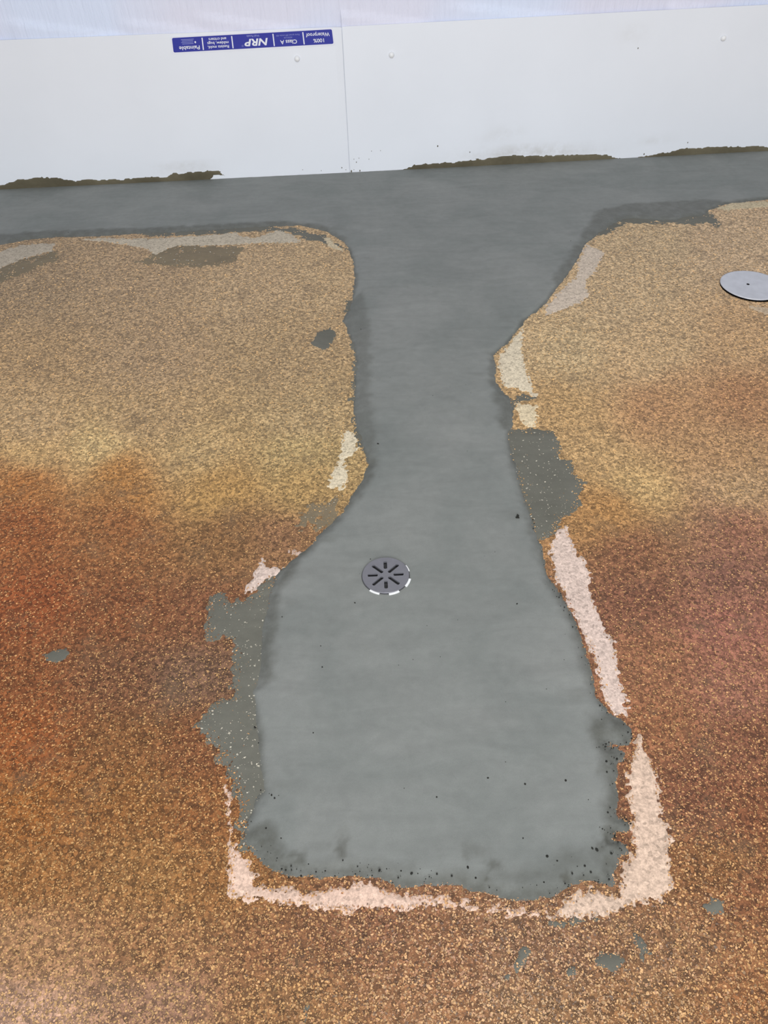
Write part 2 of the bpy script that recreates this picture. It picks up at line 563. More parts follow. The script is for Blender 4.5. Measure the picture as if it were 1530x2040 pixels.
BARE = [
    ([(-40, 520), (0, 501), (40, 488), (110, 484), (104, 500), (60, 511), (30, 522), (0, 536), (-40, 556)], (186, 176, 160)),
    ([(165, 477), (200, 474), (270, 476), (330, 473), (400, 469), (470, 463), (482, 470), (510, 474), (545, 461), (560, 457), (602, 479), (590, 484),
      (540, 484), (500, 486), (430, 489), (350, 491), (310, 508), (290, 496), (240, 486)], (196, 186, 168)),
    ([(640, 475), (655, 472), (670, 485), (683, 501), (670, 498), (655, 490)], (206, 192, 164)),
    ([(688, 859), (697, 862), (715, 870), (712, 891), (703, 906), (687, 918), (689, 932), (697, 953), (682, 977), (653, 970), (659, 938), (675, 920),
      (679, 894), (682, 870)], (226, 214, 188)),
    ([(523, 1113), (532, 1128), (565, 1132), (550, 1147), (520, 1166), (486, 1187), (491, 1165), (512, 1135)], (222, 204, 194)),
    ([(1167, 485), (1207, 505), (1185, 540), (1167, 565), (1175, 594), (1115, 620), (1086, 629), (1088, 609), (1115, 580), (1150, 550), (1150, 525)], (208, 194, 178)),
    ([(1041, 656), (1041, 718), (1059, 765), (1072, 792), (1058, 792), (1041, 776), (1003, 769), (1000, 747), (988, 715), (1012, 688), (1029, 665)], (224, 212, 188)),
    ([(1029, 806), (1047, 803), (1068, 809), (1069, 851), (1047, 847), (1032, 832)], (228, 212, 180)),
    ([(1126, 1050), (1141, 1076), (1153, 1106), (1165, 1112), (1179, 1138), (1175, 1165), (1176, 1179), (1194, 1221), (1209, 1256), (1224, 1282),
      (1232, 1326), (1244, 1376), (1250, 1409), (1257, 1437), (1235, 1429), (1218, 1422), (1202, 1394), (1193, 1356), (1187, 1326), (1178, 1288),
      (1158, 1259), (1143, 1223), (1123, 1179), (1104, 1150), (1092, 1090), (1112, 1059)], (222, 203, 192)),
    ([(1276, 1457), (1285, 1482), (1300, 1518), (1312, 1556), (1318, 1591), (1321, 1629), (1341, 1665), (1336, 1703), (1341, 1738), (1343, 1763),
      (1321, 1800), (1250, 1803), (1237, 1821), (1188, 1826), (1099, 1837), (1090, 1826), (1117, 1803), (1152, 1779), (1179, 1774), (1232, 1783),
      (1237, 1719), (1256, 1712), (1259, 1639), (1252, 1594), (1250, 1560), (1254, 1523), (1262, 1503), (1265, 1473)], (220, 196, 176)),
    ([(448, 1560), (462, 1588), (463, 1647), (471, 1691), (497, 1715), (515, 1744), (509, 1765), (532, 1766), (588, 1768), (606, 1779), (653, 1771),
      (694, 1762), (738, 1753), (765, 1771), (812, 1782), (850, 1782), (908, 1790), (961, 1803), (1023, 1812), (1090, 1817), (1028, 1822),
      (939, 1812), (850, 1808), (782, 1815), (694, 1815), (606, 1806), (541, 1803), (465, 1788), (456, 1774), (456, 1715), (453, 1653), (450, 1609)], (228, 200, 182)),
    ([(1488, 607), (1530, 612), (1600, 606), (1600, 624), (1530, 628), (1508, 622)], (204, 184, 158)),
    ([(1425, 414), (1462, 404), (1530, 401), (1600, 396), (1600, 410), (1530, 413), (1485, 416), (1450, 420)], (204, 190, 160)),
    ([(576, 1096), (594, 1098), (600, 1104), (580, 1106)], (210, 186, 172)),
]


def relief(name, polys, step, height, mat, parent=None, edge=(0.004, 0.002), esc=(0.03, 0.009), rise=0.012, wob=0.15, seed=1,
           attrs=None, wall=False, rim=None, hole=None, poly_w=None, wsc=0.02):
    """a thin raised skin lying on the floor: its rim dips below the floor so the outline is the real intersection"""
    A = poly_w if poly_w is not None else ground(polys)
    lo = A.min(0) - 0.03; hi = A.max(0) + 0.03
    P, Fq = grid_points(lo, hi, step)
    sd = sdf(P, A)
    s2 = sd + edge[0] * fbm(P[:, 0], P[:, 1], esc[0], seed) + edge[1] * noise(P[:, 0], P[:, 1], esc[1], seed + 5)
    z = height * smooth(0.0, rise, -s2) * (1 + wob * fbm(P[:, 0], P[:, 1], wsc, seed + 8)) - 0.003 * smooth(0.0, 0.004, s2)
    z = z + np.where(s2 < 0, 0.0002, -0.0004)
    keep = (s2 < 0.006)[Fq].any(1)
    if wall:
        f = in_front(P)
        keep &= (f > -step)[Fq].all(1)
        z = np.where(f < 0.03, np.maximum(z, height * 0.9), z)
    if hole is not None:
        keep &= (np.hypot(P[:, 0] - hole[0], P[:, 1] - hole[1]) > hole[2])[Fq].any(1)
    a = {}
    if rim is not None:
        a['rim'] = rim(P, sd)
    for k_, fn in (attrs or {}).items():
        a[k_] = fn(P)
    P2 = P.copy()
    if wall:
        f = in_front(P)
        m = f < 0.0005
        nn = np.where(((P - GS[None]) @ dL < 0)[:, None], nL[None], nR[None])
        P2[m] = P2[m] + nn[m] * (0.0005 - f[m])[:, None]
    V, Fq, a = compact(np.concatenate([P2, z[:, None]], 1), Fq[keep], a)
    return mesh_np(name, V, Fq, mat, parent, True, a)


# ------------------------------------------------------------------ concrete patch
DR = ground([(768.5, 1151)])[0]
DR_R = 0.0575
PATCH_H = 0.007


DARK = [
    ([(1122, 574), (1100, 560), (1140, 500), (1160, 470), (1185, 425), (1240, 410), (1400, 400), (1445, 404), (1410, 434), (1265, 442), (1200, 467), (1165, 492)], 0.75),
    ([(695, 600), (722, 585), (735, 640), (740, 720), (735, 760), (745, 830), (750, 900), (730, 930), (700, 860), (700, 690), (678, 640)], 0.6),
    ([(735, 900), (752, 920), (740, 960), (690, 1025), (640, 1075), (600, 1125), (560, 1180), (552, 1280), (540, 1350), (500, 1380), (510, 1300), (530, 1200), (570, 1120), (650, 1045), (700, 985)], 0.85),
    ([(475, 1680), (505, 1650), (530, 1640), (555, 1655), (560, 1690), (590, 1720), (560, 1738), (525, 1738)], 1.0),
    ([(545, 1740), (600, 1735), (690, 1710), (760, 1722), (860, 1738), (930, 1748), (1060, 1720), (1160, 1690), (1225, 1680), (1232, 1775), (1100, 1795), (960, 1784), (850, 1770), (700, 1750)], 0.6),
    ([(1215, 1420), (1168, 1425), (1175, 1450), (1188, 1500), (1198, 1540), (1208, 1600), (1208, 1660), (1196, 1700), (1170, 1760), (1232, 1775), (1262, 1640), (1262, 1440)], 0.95),
    ([(1012, 686), (980, 705), (975, 740), (985, 800), (1000, 860), (1028, 860), (1022, 800), (990, 760)], 0.8),
    ([(1018, 866), (1008, 900), (1046, 1030), (1068, 1110), (1122, 1220), (1166, 1340), (1190, 1405), (1205, 1406), (1182, 1320), (1095, 1110)], 0.6),
    ([(-200, 500), (0, 470), (100, 462), (260, 458), (430, 450), (560, 443), (640, 450), (690, 478), (690, 490), (650, 467), (500, 459), (100, 477), (0, 494), (-200, 530)], 0.85),
]
DARKG = [(ground(p), k) for p, k in DARK]


def patch_rim(P, sd):
    px = project(np.concatenate([P, np.zeros((len(P), 1))], 1))
    wide = 0.018 + 0.016 * fbm(P[:, 0], P[:, 1], 0.12, 40) + 0.02 * smooth(1600, 1740, px[:, 1]) + 0.012 * smooth(1150, 1400, px[:, 0])
    r = smooth(1.0, 0.15, -sd / np.maximum(wide, 0.006))
    blot = smooth(0.18, 0.55, fbm(P[:, 0], P[:, 1], 0.05, 71, 4)) * smooth(0.11, 0.02, -sd) * smooth(1500, 1650, px[:, 1])
    band = smooth(0.25, 0.6, fbm(P[:, 0] * 0.4, P[:, 1], 0.06, 73, 3)) * 0.3 * smooth(0.12, 0.02, -sd)
    nz = 0.010 * fbm(P[:, 0], P[:, 1], 0.03, 81, 3)
    for A, k in DARKG:
        m = (P > A.min(0) - 0.03).all(1) & (P < A.max(0) + 0.03).all(1)
        if m.any():
            r[m] = np.maximum(r[m], k * smooth(0.016, -0.016, sdf(P[m], A) + 1.6 * nz[m]))
    return np.clip(np.maximum(np.maximum(r * 0.8, blot * 0.9), band), 0, 1)


patch = relief('concrete_patch', None, 0.006, PATCH_H, M_PATCH, edge=(0.005, 0.003), esc=(0.05, 0.014), rise=0.03, wob=0.10, seed=21,
               wall=True, rim=patch_rim, hole=(DR[0], DR[1], DR_R * 0.9), poly_w=PATCHW, wsc=0.035)
tag(patch, 'grey trowelled concrete patch running from the white panels down around the drain', 'concrete')
for i, p in enumerate(THIN):
    relief('feathered_edge', p, 0.004, 0.0009, M_HAZE if i in (2, 3, 4) else M_SMEAR, patch, edge=(0.012, 0.008) if i < 2 else (0.024, 0.012), esc=(0.04, 0.010), rise=0.03, wob=0.5 if i < 2 else 2.4, seed=50 + i * 3, wsc=0.012 if i < 2 else 0.03)
PIT_LUMPS = [(707, 1201, 3), (562, 1229, 3), (639, 1287, 3), (642, 1329, 3), (624, 1460, 3), (508, 1449, 4), (1030, 1203, 3), (972, 1550, 4), (1127, 1555, 5),
        (1046, 1562, 3), (870, 1588, 3), (738, 1114, 3), (1042, 1670, 3), (1090, 1706, 6), (1189, 1693, 5), (1110, 1715, 3), (756, 1734, 4), (648, 1735, 3),
        (683, 1714, 3), (541, 1584, 3), (547, 1590, 3), (1208, 1517, 5), (1209, 1538, 4), (1229, 1512, 5), (1256, 1641, 3), (753, 884, 4), (719, 656, 3),
        (136, 463, 3), (862, 788, 2), (1137, 480, 3), (862, 571, 2), (3, 432, 2), (925, 620, 2), (1180, 1690, 4), (1218, 1700, 4), (1225, 1668, 4), (600, 1745, 4),
        (530, 1650, 3), (560, 1670, 3), (515, 1480, 3), (575, 1748, 4), (820, 1740, 4), (900, 1745, 4), (932, 1728, 4), (1165, 1725, 4), (1140, 1740, 3)]
bm = bmesh.new()  # dark lumps put in to show small dark pits
for (px, py, s) in PIT_LUMPS:
    c = ground([(px, py)], PATCH_H)[0]
    r = s * 0.0006 * (0.8 + 0.4 * rng.random())
    t = bmesh.ops.create_icosphere(bm, subdivisions=1, radius=r)
    sx = 0.8 + 0.7 * rng.random(); a = rng.random() * 3
    for v in t['verts']:
        x, y = v.co.x * sx, v.co.y
        v.co.x = c[0] + x * math.cos(a) - y * math.sin(a); v.co.y = c[1] + x * math.sin(a) + y * math.cos(a)
        v.co.z = PATCH_H + 0.0003 + v.co.z * 0.5
for i in range(260):     # fine crumbs, read as dark pits in the rough rim
    seg = rng.integers(45, 105)
    a, b = PATCHG[seg % len(PATCHG)], PATCHG[(seg + 1) % len(PATCHG)]
    mid = PATCHG[45:105].mean(0)
    c = a + (b - a) * rng.random(); c = c + (mid - c) / np.linalg.norm(mid - c) * abs(rng.normal(0, 0.03))
    r = 0.0008 + 0.0014 * rng.random() ** 2
    t = bmesh.ops.create_icosphere(bm, subdivisions=1, radius=r)
    for v in t['verts']:
        v.co.x += c[0]; v.co.y += c[1]; v.co.z = 0.0062 + v.co.z * 0.7
tag(bm_obj('pit_lumps', bm, M_PIT_DEBRIS, patch), 'dark lumps in place of pits, with crumbs, in the concrete', kind='stuff')

# ------------------------------------------------------------------ bare ground-off strips of the floor
for i, (p, c) in enumerate(BARE):
    base = lin(c)

    def tone(P, base=base):
        st = stain_glare_at(P)
        st = st / st.max(1, keepdims=True)
        f = 0.5 + 0.5 * fbm(P[:, 0], P[:, 1], 0.05, 90)
        return base[None] * (0.9 + 0.16 * f[:, None]) * (1 - 0.08 * (1 - st))
    relief('bare_strip', p, 0.0035, 0.0012, M_BARE, floor, edge=(0.007, 0.009), esc=(0.03, 0.008), rise=0.016, wob=0.45, seed=130 + i * 4, attrs={'tone': tone}, wsc=0.008)

# ------------------------------------------------------------------ loose cement smears on the floor
SMEARS = [
    ([(618, 682), (634, 662), (658, 654), (672, 664), (664, 680), (652, 697), (636, 695)], 'small grey cement smear on tan floor left of the patch neck'),
    ([(1178, 1910), (1195, 1897), (1225, 1896), (1246, 1912), (1236, 1928), (1205, 1932), (1184, 1924)], 'oval grey cement smear on floor below the lower right corner of the patch'),
    ([(1256, 1855), (1270, 1852), (1284, 1876), (1294, 1898), (1280, 1910), (1268, 1890)], 'narrow slanted grey cement smear beside the oval smear'),
    ([(1398, 1800), (1418, 1790), (1440, 1798), (1442, 1822), (1418, 1826), (1400, 1816)], 'faint grey cement smear near the right edge, beyond the pink strip'),
    ([(603, 2008), (617, 2004), (620, 2030), (612, 2056), (600, 2050)], 'upright grey cement smear at the bottom edge of the picture'),
    ([(88, 1308), (110, 1296), (134, 1290), (138, 1304), (120, 1322), (98, 1322)], 'small grey cement smear on the red-brown floor at far left'),
    ([(1132, 1930), (1142, 1924), (1150, 1932), (1144, 1942), (1134, 1940)], 'tiny round grey cement spot left of the oval smear'),
    ([(1099, 1838), (1150, 1829), (1195, 1826), (1196, 1836), (1150, 1842), (1105, 1846)], 'thin grey cement streak under the cream corner strip'),
    ([(1065, 1878), (1052, 1906), (1030, 1932), (1004, 1956), (1006, 1946), (1028, 1920), (1042, 1898), (1058, 1878)], 'thin dark cement streak like a crack below the bottom strip'),
]

# ------------------------------------------------------------------ stone chips set in the floor
N = N_CHIP
q = rng.random((N, 2))
pxs = q[:, 0] * CHIP_PX[0] - 285
yy = 395 + q[:, 1] * CHIP_PX[1]
cp = ground(np.stack([pxs, yy], 1))
dist = np.hypot(cp[:, 0], cp[:, 1])
ok = (in_front(cp) > 0.02)
# even density on the ground: thin out the far, densely hit rows is the wrong way round, so keep by area
ps = sdf(cp, PATCHW)
ok &= ps > -0.012
bare_sd = np.full(N, 1.0)
for p, _ in BARE:
    A = ground(p); m = (cp > A.min(0) - 0.02).all(1) & (cp < A.max(0) + 0.02).all(1)
    if m.any():
        bare_sd[m] = np.minimum(bare_sd[m], sdf(cp[m], A))
ok &= (bare_sd > -0.01) | (rng.random(N) < 0.25)
cp = cp[ok]; n = len(cp)
st = stain_glare_at(cp)
sz = chip_size(rng.random(n), np.hypot(cp[:, 0], cp[:, 1]))
tint = chip_tint(st)
chipc = tint * (0.86 + 0.39 * smooth(0.9, 3.0, np.hypot(cp[:, 0], cp[:, 1])))[:, None] * (0.30 + 0.72 * rng.random((n, 1)) ** 0.8)  # far chips coloured brighter, painting in the glints of the distant floor
w = (rng.random(n) < 0.3)[:, None]
chipc = np.where(w, st * (1.15 + 0.5 * rng.random((n, 1))), chipc)
drk = (rng.random(n) < 0.13)[:, None]
chipc = np.where(drk, st * 0.45, chipc)
def near(polys):
    d = np.full(n, 1.0)
    for p in polys:
        A = ground(p); m = (cp > A.min(0)).all(1) & (cp < A.max(0)).all(1)
        if m.any():
            d[m] = np.minimum(d[m], sdf(cp[m], A))
    return d


thin_sd = near(THIN[:5]); smear_sd = near([p for p, _ in SMEARS]); strip_sd = near([p for p, _ in BARE])
poke = (thin_sd < -0.004) & (rng.random(n) < 0.13)     # chips that stand through the thin cement skin
ragged = ((thin_sd < 0) & (rng.random(n) < 0.75 * smooth(-0.030, 0.002, thin_sd))) | ((smear_sd < 0) & (rng.random(n) < 0.6 * smooth(-0.010, 0.002, smear_sd))) | ((strip_sd < 0) & (rng.random(n) < 0.8 * smooth(-0.016, 0.002, strip_sd)))
ragged &= ~poke
chipc[poke] = lin(np.array([205, 198, 180.0])) * (0.6 + 0.5 * rng.random((int(poke.sum()), 1)))
K = 5
ang = (np.arange(K)[None] / K + rng.random((n, 1))) * 2 * math.pi + rng.normal(0, 0.25, (n, K))
rad = sz[:, None] * (0.65 + 0.6 * rng.random((n, K)))
asp = 0.55 + 0.45 * rng.random((n, 1)); rot = rng.random((n, 1)) * 3.14
lx = rad * np.cos(ang); ly = rad * np.sin(ang) * asp
Xc = cp[:, :1] + lx * np.cos(rot) - ly * np.sin(rot)
Yc = cp[:, 1:] + lx * np.sin(rot) + ly * np.cos(rot)
h = 0.0003 + 0.0007 * rng.random((n, 1)) ** 2
h[poke | ragged] += 0.0012
tx = rng.normal(0, 0.06, (n, 1)); ty = rng.normal(0, 0.06, (n, 1))
Zc = np.maximum(h + lx * tx + ly * ty, 0.0001)
Vc = np.stack([Xc, Yc, Zc], -1).reshape(-1, 3)
Fc = np.arange(n * K).reshape(n, K)
sz[poke] *= 0.8
chips = mesh_np('stone_chips', Vc, Fc, M_CHIP, floor, False, {'chip': np.repeat(chipc, K, 0)})
tag(chips, 'cream stone chips in the floor', kind='stuff')
print('chips', n)

for i, (p, lb) in enumerate(SMEARS):
    s = relief('cement_smear', p, 0.003, 0.0012, M_SMEAR, None, edge=(0.008, 0.005), esc=(0.025, 0.008), rise=0.012, wob=0.35, seed=300 + i * 3, wsc=0.01)
    tag(s, lb, 'cement smear', 'cement smears on the floor')

# ------------------------------------------------------------------ floor drain
dr = empty('floor_drain', (DR[0], DR[1], 0))
tag(dr, 'round grey metal floor drain with eight radial slots set in the concrete', 'drain')


def disc_bm(bm, r, z0, z1, n=72, x=0, y=0, bev=0.0):
    rings = [(r - bev, z1), (r, z1 - bev), (r, z0)] if bev else [(r, z1), (r, z0)]
    vs = [[bm.verts.new((x + rr * math.cos(2 * math.pi * i / n), y + rr * math.sin(2 * math.pi * i / n), z)) for i in range(n)] for rr, z in rings]
    bm.faces.new(vs[0])
    for a, b in zip(vs, vs[1:]):
        for i in range(n):
            bm.faces.new((a[i], b[i], b[(i + 1) % n], a[(i + 1) % n]))
    bm.faces.new(vs[-1][::-1])


ZP = PATCH_H + 0.0045
bm = bmesh.new(); disc_bm(bm, DR_R, PATCH_H - 0.001, ZP, 96, bev=0.0008)
strainer = bm_obj('strainer', bm, M_STRAINER, dr)
cut = bmesh.new()
for k in range(8):
    a = k * math.pi / 4
    r0, r1 = (0.34, 0.76) if k % 2 == 0 else (0.18, 0.78)
    hw = 0.075 * DR_R
    prof = []
    for (rr, s0) in ((r1, 0), (r0, math.pi)):
        for j in range(7):
            t = s0 - math.pi / 2 + j * math.pi / 6
            prof.append((rr * DR_R - math.copysign(hw * .5, rr - .5) * 1 + math.cos(t) * hw * 0.6, math.sin(t) * hw))
    top = [cut.verts.new((x * math.cos(a) - y * math.sin(a), x * math.sin(a) + y * math.cos(a), ZP + 0.01)) for x, y in prof]
    bot = [cut.verts.new((v.co.x, v.co.y, -0.01)) for v in top]
    cut.faces.new(top); cut.faces.new(bot[::-1])
    for i in range(len(top)):
        j = (i + 1) % len(top)
        cut.faces.new((top[i], bot[i], bot[j], top[j]))
cutter = bm_obj('slot_cutter', cut, M_STRAINER)
cutter.parent = dr
md = strainer.modifiers.new('slots', 'BOOLEAN'); md.operation = 'DIFFERENCE'; md.object = cutter; md.solver = 'EXACT'
dg = bpy.context.evaluated_depsgraph_get()
bpy.context.view_layer.update()
me2 = bpy.data.meshes.new_from_object(strainer.evaluated_get(bpy.context.evaluated_depsgraph_get()))
strainer.modifiers.clear(); strainer.data = me2
bpy.data.objects.remove(cutter)
bm = bmesh.new(); disc_bm(bm, DR_R * 0.93, 0.0005, 0.0012, 48)
bm_obj('throat', bm, M_SUMP, dr)


def arc_bm(r0, r1, a0, a1, z0, z1, n=10):
    bm = bmesh.new(); rows = []
    for i in range(n + 1):
        a = math.radians(a0 + (a1 - a0) * i / n)
        rows.append([bm.verts.new((r * math.cos(a), r * math.sin(a), z)) for r, z in ((r0, z0), (r1, z0), (r1, z1), (r0, z1))])
    for A, B in zip(rows, rows[1:]):
        for j in range(4):
            bm.faces.new((A[j], A[(j + 1) % 4], B[(j + 1) % 4], B[j]))
    bm.faces.new(rows[0][::-1]); bm.faces.new(rows[-1])
    return bm


bm_obj('rim', arc_bm(DR_R * 0.97, DR_R * 1.03, 0, 359.99, PATCH_H - 0.002, PATCH_H + 0.0012, 72), M_SUMP, dr)
for a0, a1, w in ((-131, -106, 1.075), (-84, -59, 1.085), (-38, -13, 1.095), (11, 31, 1.05)):
    tag(bm_obj('rim_tab', arc_bm(DR_R * 0.985, DR_R * w, a0, a1, PATCH_H - 0.001, PATCH_H + 0.0022), M_TAB, dr), 'white plastic tab at the drain rim')

# ------------------------------------------------------------------ round cover plate
CP = ground([(1496, 569.5)])[0]
e0, e1 = ground([(1435, 569.5)])[0], ground([(1558, 569.5)])[0]
CR = float(np.linalg.norm(e1 - e0) / 2)
print('plate radius', CR, 'drain at', DR)
cpl = empty('cover_plate', (CP[0], CP[1], 0))
tag(cpl, 'round grey metal cover plate in the tan floor at right edge', 'cover plate')
bm = bmesh.new(); n = 72
rings = []
for fr, zz in ((0.0, 0.0046), (0.25, 0.0042), (0.5, 0.0044), (0.75, 0.0052), (0.95, 0.0058), (0.985, 0.0056), (0.99, 0.0022)):
    ring = []
    for i in range(n):
        a = 2 * math.pi * i / n
        rr = CR * fr * (1 - 0.02 * math.cos(2 * a + 0.6) + 0.012 * math.sin(3 * a))
        zz2 = zz + 0.0016 * fr * math.sin(a - 2.4) * (1 if fr > 0.3 else 0)
        ring.append(bm.verts.new((rr * math.cos(a), rr * math.sin(a), zz2)) if fr > 0 else None)
    rings.append(ring)
c0 = bm.verts.new((0, 0, 0.0046))
for i in range(n):
    bm.faces.new((c0, rings[1][i], rings[1][(i + 1) % n]))
for A, B in zip(rings[1:], rings[2:]):
    for i in range(n):
        bm.faces.new((A[i], B[i], B[(i + 1) % n], A[(i + 1) % n]))
bm_obj('plate', bm, M_PLATE, cpl, True)
hp = ground([(1489.5, 568.5)])[0] - CP
bm = bmesh.new(); disc_bm(bm, 0.0055, 0.003, 0.0049, 20, hp[0], hp[1])
tag(bm_obj('screw_hole', bm, M_HOLE, cpl), 'small dark screw hole in the plate')
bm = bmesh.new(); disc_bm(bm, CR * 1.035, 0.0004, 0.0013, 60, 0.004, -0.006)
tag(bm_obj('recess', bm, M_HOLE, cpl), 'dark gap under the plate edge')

# ------------------------------------------------------------------ debris on the patch
bm = bmesh.new()
c = ground([(1031, 1030)], PATCH_H)[0]
pts = [(-0.006, -0.006), (0.005, -0.007), (0.003, -0.001), (0.006, 0.004), (0.001, 0.011), (-0.003, 0.005), (-0.002, -0.001), (-0.007, -0.002)]
top = [bm.verts.new((c[0] + x * .8, c[1] + y * .8, PATCH_H + 0.0026 + 0.0008 * math.sin(i * 2.1))) for i, (x, y) in enumerate(pts)]
bot = [bm.verts.new((v.co.x, v.co.y, PATCH_H - 0.0003)) for v in top]
bm.faces.new(top); bm.faces.new(bot[::-1])
for i in range(len(top)):
    j = (i + 1) % len(top); bm.faces.new((top[i], bot[i], bot[j], top[j]))
tag(bm_obj('debris_flake', bm, M_PIT_DEBRIS), 'tiny dark debris flake on the concrete at right, above the drain level', 'debris')

# ------------------------------------------------------------------ white wall panels
def panel(side, u0, u1, ftop, label, smudges, rivets):
    root = empty('wall_panel', tuple(wall_xyz(0.5 * (u0 + u1), 0.0, 0.0, side)))
    tag(root, label, 'wall panel')
    inv = root.location.copy()
    nu, nz = int((u1 - u0) / 0.03), 24
    us = np.linspace(u0, u1, nu + 1)
    V = []; D = []
    for face in (0.0, -PT):
        for j in range(nz + 1):
            z = (0.0015) + (np.polyval(ftop, us) - 0.0015) * j / nz
            buckle = 0.0007 * noise(us, z, 0.35, 5 if side == 'L' else 8) * smooth(0, .1, z)
            lift = 0.0
            if side == 'L':
                lift = 0.005 * smooth(-0.035, 0.0, us) * smooth(0.05, 0.6, z)
            V.append(wall_xyz(us, z, face + buckle + lift, side) - np.array(inv))
            d = np.zeros_like(us)
            for (su, sz_, ru, rz, k) in smudges:
                d = np.maximum(d, k * np.exp(-((us - su) / ru) ** 2 - ((z - sz_) / rz) ** 2))
            D.append(d)
    V = np.concatenate(V); D = np.concatenate(D)
    n1 = (nu + 1) * (nz + 1)
    i = np.arange(n1).reshape(nz + 1, nu + 1)
    q = np.stack([i[:-1, :-1], i[:-1, 1:], i[1:, 1:], i[1:, :-1]], -1).reshape(-1, 4)
    Fs = [q, (q + n1)[:, ::-1]]
    for line in (i[0], i[-1], i[:, 0], i[:, -1]):
        Fs.append(np.stack([line[:-1], line[1:], line[1:] + n1, line[:-1] + n1], 1))
    mesh_np('sheet', V, np.concatenate(Fs), M_PANEL, root, False, {'dirt': D})
    for (px, py) in rivets:
        u, z = wall_uv([(px, py)], side)[0]
        bm = bmesh.new()
        t = bmesh.ops.create_uvsphere(bm, u_segments=20, v_segments=12, radius=0.0125)
        base = wall_xyz(u, z, 0.0002, side)
        nrm = Vector((*(nL if side == 'L' else nR), 0))
        rotm = nrm.to_track_quat('Z', 'Y').to_matrix()
        for v in bm.verts:
            c = v.co.copy(); c.z = max(c.z, 0) * 0.95
            v.co = Vector(base) - inv + rotm @ c
        tag(bm_obj('rivet', bm, M_RIVET, root, True), 'domed white nylon rivet')
    return root, inv


def smudge(px, py, ru, rz, k, side):
    u, z = wall_uv([(px, py)], side)[0]
    return (u, z, ru, rz, k)


pl, invL = panel('L', -4.0, -0.002, fL, 'white plastic wall panel with the blue label, left of the seam',
                 [smudge(365, 334, 0.12, 0.02, 0.35, 'L')], [(592, 117), (-180, 150)])
pr, invR = panel('R', 0.002, 4.0, fR, 'plain white plastic wall panel right of the seam',
                 [smudge(1060, 304, 0.28, 0.03, 0.5, 'R'), smudge(1010, 258, 0.08, 0.012, 0.35, 'R'), smudge(990, 280, 0.1, 0.012, 0.25, 'R'),
                  smudge(1300, 277, 0.1, 0.014, 0.22, 'R'), smudge(1260, 65, 0.06, 0.04, 0.12, 'R')], [(780, 109.5), (1441, 76), (2080, 40)])
# joint strip tucked behind the seam
tag(box_wall('trim_1', 'L', -0.02, 0.02, 0.001, float(fL[1]) - 0.004, -0.012, -0.005, M_PANEL), 'white joint strip behind the panel seam', kind='structure')

# cement splashes: tiny dots on the panels
for side, inv, root, dots in (('L', invL, pl, [(681, 334, 3), (603, 338, 2), (689, 338, 2), (640, 340, 2)]),
                              ('R', invR, pr, [(705, 317, 2), (710, 323, 3), (705, 338, 2), (715, 315, 2), (740, 301, 2), (735, 317, 2), (758, 300, 2), (872, 291, 4),
                                               (936, 303, 3), (1271, 96, 3), (1370, 284, 3), (1283, 307, 4), (717, 340, 4), (700, 341, 5)])):
    bm = bmesh.new()
    for (px, py, s) in dots:
        u, z = wall_uv([(px, py)], side)[0]
        t = bmesh.ops.create_icosphere(bm, subdivisions=1, radius=s * 0.00095)
        b = Vector(wall_xyz(u, z, 0.0008, side)) - inv
        for v in t['verts']:
            v.co = b + Vector((v.co.x * .8, v.co.y * 0.4, v.co.z * 1.3))
    tag(bm_obj('splatter', bm, M_BROWN, root), 'tiny dark cement splashes', kind='stuff')

# ------------------------------------------------------------------ brown cement smeared up the panel feet
WSMEAR = [
    ('L', [(-120, 372), (-20, 374), (10, 367), (40, 358), (75, 353), (115, 355), (150, 359), (240, 358), (300, 352), (330, 354), (345, 345), (420, 341), (440, 344), (447, 349),
           (425, 349), (418, 363), (418, 372), (0, 396), (-120, 404)], 'long brown-grey cement smear at the foot of the left panel'),
    ('L', [(463, 362), (500, 356), (540, 352), (546, 356), (540, 358), (465, 366)], 'short thin cement smear at the left panel foot, midway to the seam'),
    ('L', [(604, 355), (645, 348.5), (690, 346), (690, 350), (640, 354), (604, 358)], 'thin dark cement line at the left panel foot by the seam'),
    ('R', [(720, 345), (765, 344), (785, 344), (830, 327), (880, 325), (950, 318), (1015, 310), (1115, 309), (1205, 307), (1235, 316), (1240, 322), (1230, 330), (1115, 340), (915, 348), (800, 354), (720, 352)],
     'long brown-grey cement smear at the foot of the right panel, nearest the seam'),
    ('R', [(1263, 317), (1280, 312), (1315, 306), (1365, 296), (1420, 293), (1490, 291), (1530, 294), (1640, 290), (1780, 284), (1780, 304), (1530, 318), (1365, 326), (1263, 330)],
     'brown-grey cement smear at the right panel foot running out of the picture'),
]
for i, (side, poly, lb) in enumerate(WSMEAR):
    A = wall_uv(poly, side)
    A[:, 1] = np.maximum(A[:, 1], -0.006)
    lo = A.min(0) - 0.012; hi = A.max(0) + 0.012
    lo[1] = max(lo[1], 0.004)
    P, Fq = grid_points(lo, hi, 0.004)
    sd = sdf(P, A)
    s2 = sd + 0.006 * fbm(P[:, 0] * 0.35, P[:, 1], 0.02, 400 + i) + 0.004 * noise(P[:, 0] * 0.6, P[:, 1], 0.007, 420 + i)
    off = 0.0024 * smooth(0, 0.008, -s2) * (1 + 0.5 * fbm(P[:, 0] * 0.5, P[:, 1], 0.012, 440 + i)) + np.where(s2 < 0, 0.0006, -0.0012 - 0.001 * smooth(0, 0.004, s2))
    keep = (s2 < 0.005)[Fq].any(1)
    V = wall_xyz(P[:, 0], P[:, 1], off, side)
    V, Fq, _ = compact(V, Fq[keep], {})
    o = mesh_np('wall_cement_smear', V, Fq, M_BROWN, None, True)
    tag(o, lb, 'cement smear', 'cement smears along the panel feet', 'thing')

